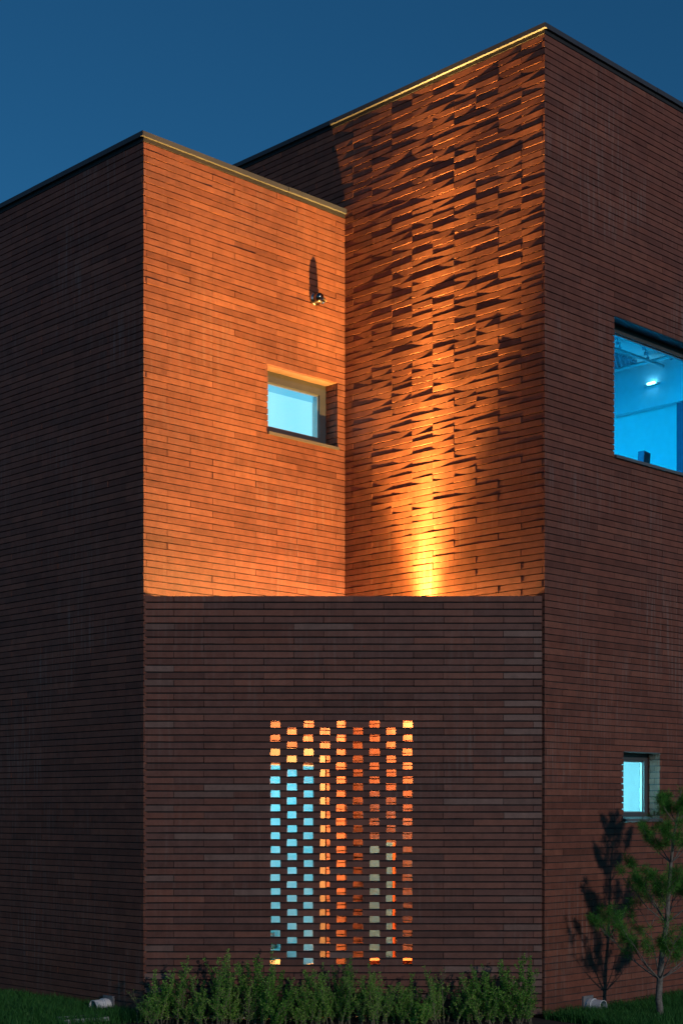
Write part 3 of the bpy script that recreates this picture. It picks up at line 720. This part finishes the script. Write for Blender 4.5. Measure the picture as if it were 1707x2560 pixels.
for sx in (-0.28, 0.28):
    b = MB(); b.box((0.45 + sx, 0.60, 0.237), ((1, 0, 0), (0, 1, 0), (0, 0, 1)), (0.025, 0.09, 0.182)); b.build('leg', M['pvc'], bn)

# ------------------------------------------------------------------ drain pipes and grate
def drain(pos, n, label):
    n3 = Vector((n[0], n[1], 0.0)); root = tag(empty('drain_pipe', tuple(pos)), label, 'pipe'); p = Vector(pos)
    b = MB(); b.lathe(p - n3 * 0.05, n3, [(0, 0.058), (0.235, 0.058), (0.235, 0.053), (0.06, 0.053), (0.05, 0.0)], 28); b.build('pipe', M['pvc'], root, False)
    b = MB(); b.lathe(p, n3, [(0.045, 0.059), (0.045, 0.066), (0.085, 0.066), (0.085, 0.059)], 28); b.build('collar', M['pvc'], root)
    b = MB(); b.box(p + n3 * 0.008 + Vector((0, 0, 0.01)), ((-n[1], n[0], 0), n3, (0, 0, 1)), (0.075, 0.012, 0.075)); b.build('wall_flange', M['grey_plastic'], root)
drain(v3(PL + E2 * 0.50, 0.072), NA, 'white drain pipe stub poking from dark left wall near grass')
drain(v3(PR + E1 * 0.62, 0.062), ND, 'white drain pipe stub in the grass under the right wall beside pine shadow')
gr = tag(empty('drain_grate', (-2.23, -0.30, 0.02)), 'small steel drain grate lying in the grass near left pipe', 'grate')
GA = ((math.cos(0.5), math.sin(0.5), 0), (-math.sin(0.5), math.cos(0.5), 0), (0, 0, 1)); gc = np.array((-2.23, -0.30, 0.035))
b = MB()
for sgn in (-1, 1):
    b.box(gc + np.array(GA[1]) * 0.10 * sgn, GA, (0.20, 0.008, 0.018)); b.box(gc + np.array(GA[0]) * 0.192 * sgn, GA, (0.008, 0.092, 0.0178))
b.build('frame', M['steel'], gr)
for i in range(9):
    b = MB(); b.box(gc + np.array(GA[0]) * (-0.16 + 0.04 * i), GA, (0.006, 0.0915, 0.014)); b.build('bar', M['steel'], gr)

# ------------------------------------------------------------------ planting
def sub(v, s): return Vector((v.x + random.gauss(0, s), v.y + random.gauss(0, s), v.z + random.gauss(0, s)))

def leaf_cards(pos, dirs, length, width, fold=0.25):
    """many two-triangle leaves; pos, dirs (n,3)"""
    n = len(pos); L = length * rng.uniform(0.7, 1.2, n)[:, None]; Wd = width * rng.uniform(0.75, 1.2, n)[:, None]
    d = dirs / np.linalg.norm(dirs, axis=1)[:, None]
    rnd = rng.normal(size=(n, 3)); s = np.cross(d, rnd); s /= np.linalg.norm(s, axis=1)[:, None] + 1e-9
    up = np.cross(s, d)
    a = pos; m1 = pos + d * L * 0.5 + s * Wd * 0.5 + up * Wd * fold; m2 = pos + d * L * 0.5 - s * Wd * 0.5 + up * Wd * fold; t = pos + d * L
    v = np.stack([a, m1, t, m2], 1).reshape(-1, 3)
    f = np.arange(n * 4).reshape(-1, 4)
    return v, f

def mesh_np(name, v, f, mat, parent=None):
    me = bpy.data.meshes.new(name); me.from_pydata(v.tolist(), [], f.tolist()); me.update(); me.materials.append(mat)
    return link_mesh(name, me, parent)

def shrub(px, y, h, spread, nst, label):
    d = y + CAMD; x = (px - 853.5) * d / FPX; z0 = ground_z(x, y)
    root = tag(empty('shrub', (x, y, z0)), label, 'shrub', 'shrubs planted along the foot of the screen')
    st = MB(); P, D = [], []; lsize = random.uniform(0.85, 1.2)
    for i in range(int(nst * 1.7)):
        hh = h * (random.choice((0.5, 0.68, 0.82, 0.95)) + random.uniform(-0.08, 0.12)) if i else h * 1.08
        bx, by = x + random.gauss(0, spread * 0.8), y + random.gauss(0, 0.10)
        tx, ty = bx + random.gauss(0, spread * 1.0), by + random.gauss(0, 0.05)
        pts = []; n = 8; bare = random.random() < 0.10
        w0, w1, w2, w3 = random.gauss(0, 0.014), random.uniform(0, 6), random.gauss(0, 0.012), random.uniform(0, 6)
        for k in range(n):
            t = k / (n - 1)
            pts.append(Vector((bx + (tx - bx) * t ** 1.3 + w0 * math.sin(5 * t + w1), by + (ty - by) * t + w2 * math.sin(4 * t + w3), z0 - 0.01 + hh * t)))
        st.tube(pts, [0.005 * (1 - 0.8 * k / (n - 1)) for k in range(n)], 5, False)
        branches = [(pts, 0.10, 0.35 if bare else 1.0)]
        for b_ in range(random.randint(7, 12)):
            t0 = random.uniform(0.12, 0.85); k = t0 * (n - 1); i0 = int(k); p0 = pts[i0].lerp(pts[min(i0 + 1, n - 1)], k - i0)
            a = random.uniform(0, 2 * math.pi); ln = random.uniform(0.05, 0.17) * (1.15 - 0.85 * t0)
            dd = Vector((math.cos(a) * 0.65, math.sin(a) * 0.65, random.uniform(0.5, 1.3))).normalized()
            q = [p0, p0 + dd * ln * 0.5 + Vector((0, 0, 0.006)), p0 + dd * ln + Vector((0, 0, 0.02))]
            st.tube(q, [0.0024, 0.0016, 0.0008], 4, False); branches.append((q, 0.0, 0.1 if bare else 1.0))
        for q, t_min, dens in branches:
            ln = sum((q[k + 1] - q[k]).length for k in range(len(q) - 1)); m = max(3, int(ln * 300 * dens)); nn = len(q)
            for _ in range(m):
                t = random.uniform(t_min, 1.0) * (nn - 1); i0 = min(int(t), nn - 2); p = q[i0].lerp(q[i0 + 1], t - i0); ax_ = (q[i0 + 1] - q[i0]).normalized()
                a = random.uniform(0, 2 * math.pi); o = Vector((math.cos(a), math.sin(a), 0)); dd = (o * 0.9 + ax_ * random.uniform(0.3, 1.1))
                P.append(tuple(p + o * 0.003)); D.append(tuple(dd))
    st.build('stems', M['twig'], root)
    v, f = leaf_cards(np.array(P), np.array(D), 0.018 * lsize, 0.0088 * lsize)
    mesh_np('leaves', v, f, M['leaf'], root)
    return root

def zt(px_y, y): return EYE - (px_y - HOR) * (y + CAMD) / FPX
SH = [(372, -0.34, 2482, 0.07, 5, 'bent low shrub at the left corner of the screen'),
      (412, -0.30, 2400, 0.06, 6, 'slim shrub with one tall wispy shoot near the left corner'),
      (472, -0.32, 2440, 0.10, 8, 'dense shrub third from the left corner of the screen'),
      (545, -0.36, 2398, 0.10, 9, 'tall shrub left of the lowest left screen hole'),
      (600, -0.30, 2376, 0.10, 10, 'tallest upright shrub with wispy top left of the holes'),
      (655, -0.36, 2398, 0.09, 9, 'bushy shrub just below the leftmost column of holes'),
      (698, -0.42, 2468, 0.06, 6, 'short shrub beside the dark gap under the left holes'),
      (770, -0.40, 2470, 0.07, 6, 'thin shrub in the dark gap between the two large clumps'),
      (812, -0.34, 2418, 0.09, 9, 'upright shrub under the fourth column of holes'),
      (858, -0.30, 2398, 0.09, 9, 'tall shrub under the middle column of holes'),
      (925, -0.36, 2412, 0.09, 10, 'leafy shrub under the right half of the holes'),
      (1000, -0.34, 2445, 0.08, 9, 'light green shrub below the right edge of the holes'),
      (1052, -0.42, 2512, 0.05, 5, 'very short shrub right of the holes'),
      (1100, -0.32, 2418, 0.08, 8, 'narrow tufted shrub right of the dark gap on the right'),
      (1175, -0.36, 2432, 0.10, 10, 'broad dense shrub halfway between holes and right corner'),
      (1245, -0.32, 2420, 0.09, 9, 'upright shrub second from the right corner of the screen'),
      (1312, -0.36, 2396, 0.09, 8, 'tall wispy shrub at the right corner of the screen')]
for px, y, ty, sp, nst, lab in SH:
    shrub(px, y, zt(ty, y) - ground_z((px - 853.5) * (y + CAMD) / FPX, y), sp, nst, lab)

# pine
TY = 0.041; dT = TY + CAMD
def TP(px, py, dy=0.0):
    d = dT + dy; return Vector(((px - 853.5) * d / FPX, TY + dy, EYE - (py - HOR) * d / FPX))
tb = TP(1652, 2585)
pine = tag(empty('pine_tree', tuple(tb)), 'young pine with open whorled branches standing in front of the right wall', 'tree')
trunk_pts = [TP(1652, 2592), TP(1652, 2540), TP(1646, 2500), TP(1649, 2450), TP(1656, 2370), TP(1667, 2307), TP(1672, 2230), TP(1677, 2158), TP(1686, 2080), TP(1695, 2030), TP(1702, 1975)]
tr = MB(); rad = [0.034, 0.031, 0.030, 0.027, 0.023, 0.021, 0.016, 0.014, 0.011, 0.008, 0.005]
tr.tube(trunk_pts, rad, 12); tr.build('trunk', M['bark'], pine, True)
limbs = MB(); tips = []
def limb(p, d, ln, r0, lvl, curve=0.45):
    n = 5; pts = [p]; dd = d.normalized()
    for k in range(n):
        dd = (dd + Vector((0, 0, curve / n)) + Vector((random.gauss(0, .05), random.gauss(0, .05), random.gauss(0, .03)))).normalized()
        pts.append(pts[-1] + dd * ln / n)
    limbs.tube(pts, [r0 * (1 - 0.8 * k / n) for k in range(n + 1)], 6, False)
    tips.append((pts[-1], dd, 1.0))
    if lvl < 2:
        for k in range(2, n + 1):
            for _ in range(2 if lvl == 0 else 1):
                if random.random() < 0.70:
                    a = random.uniform(-1, 1); side = dd.cross(Vector((0, 0, 1))).normalized() * random.choice((-1, 1))
                    nd = (dd * 0.9 + side * random.uniform(0.5, 1.0) + Vector((0, 0, random.uniform(-0.05, 0.5)))).normalized()
                    limb(pts[k], nd, ln * random.uniform(0.28, 0.5), r0 * 0.45, lvl + 1, 0.35)
    elif random.random() < 0.4:
        tips.append((pts[3], dd, 0.7))
for wi, (py_, px_, cnt, ln, el) in enumerate([(2450, 1649, 7, 0.60, 0.55), (2307, 1667, 7, 0.52, 0.60), (2158, 1677, 5, 0.40, 0.75), (2060, 1690, 4, 0.22, 0.9)]):
    p = TP(px_, py_); a0_ = [0.35, 0.1, 0.6, 0.2][wi]
    for i in range(cnt):
        a = a0_ + 2 * math.pi * i / cnt + random.gauss(0, 0.15)
        limb(p, Vector((math.cos(a), math.sin(a), el)), ln * random.uniform(0.8, 1.12), 0.0085 - 0.001 * wi, 0)
tips.append((trunk_pts[-1], Vector((0.05, 0, 1)), 1.2))
limbs.build('branches', M['bark'], pine)
P, D, Ls = [], [], []
for p, d, s_ in tips:
    n = int(62 * s_)
    for _ in range(n):
        back = random.uniform(0, 0.05) ; q = p - d * back
        w = Vector((random.gauss(0, 1), random.gauss(0, 1), random.gauss(0, 1))).normalized()
        dd = (d * random.uniform(0.0, 0.8) + w * 0.95).normalized()
        P.append(tuple(q)); D.append(tuple(dd))
v, f = leaf_cards(np.array(P), np.array(D), 0.066, 0.0027, 0.0)
mesh_np('needles', v, f, M['needle'], pine)

# grass
def grass(name, label, region, n, hgt):
    v, f = [], []; k = 0; cnt = 0
    while cnt < n:
        x, y = region()
        # keep out of the walls
        q = np.array((x, y))
        inA = (q - PL) @ E1 > -0.01 and (q - PL) @ E2 > -0.0
        inD = (q - PR) @ E2 > -0.01 and (q - PR) @ E1 > -0.0
        if inA or inD or (y > -0.02 and PL[0] < x < PR[0]): continue
        cl = 0.65 + 0.5 * math.sin(x * 9 + 2 * math.sin(y * 7)) * math.sin(y * 8 + 1.3)
        h = hgt * random.uniform(0.55, 1.15) * (0.75 + 0.35 * cl)
        a = random.uniform(0, 2 * math.pi); w = 0.0028; lx, ly = random.gauss(0, 0.35) * h, random.gauss(0, 0.35) * h
        cx, sx_ = math.cos(a) * w, math.sin(a) * w; z = ground_z(x, y) - 0.005
        v += [(x - cx, y - sx_, z), (x + cx, y + sx_, z), (x + cx * .8 + lx * .35, y + sx_ * .8 + ly * .35, z + h * .6), (x - cx * .8 + lx * .35, y - sx_ * .8 + ly * .35, z + h * .6), (x + lx, y + ly, z + h)]
        f += [(k, k + 1, k + 2, k + 3), (k + 3, k + 2, k + 4)]; k += 5; cnt += 1
    me = bpy.data.meshes.new(name); me.from_pydata(v, [], f); me.update(); me.materials.append(M['grass'])
    return tag(link_mesh(name, me), label, 'grass', kind='stuff')
def regL():
    t = random.uniform(0, 3.4); d = abs(random.gauss(0, 0.75)) + 0.01
    q = PL + E2 * t + NA * d + np.array((0.25, -0.05)) * random.random(); return q[0], q[1]
def regR():
    t = random.uniform(-0.05, 3.4); d = abs(random.gauss(0, 0.75)) + 0.01
    q = PR + E1 * t + ND * d; return q[0], q[1]
grass('grass', 'dark green grass at the foot of the left wall', regL, 22000, 0.10)
grass('grass', 'dark green grass at the foot of the right wall round the pine', regR, 24000, 0.105)
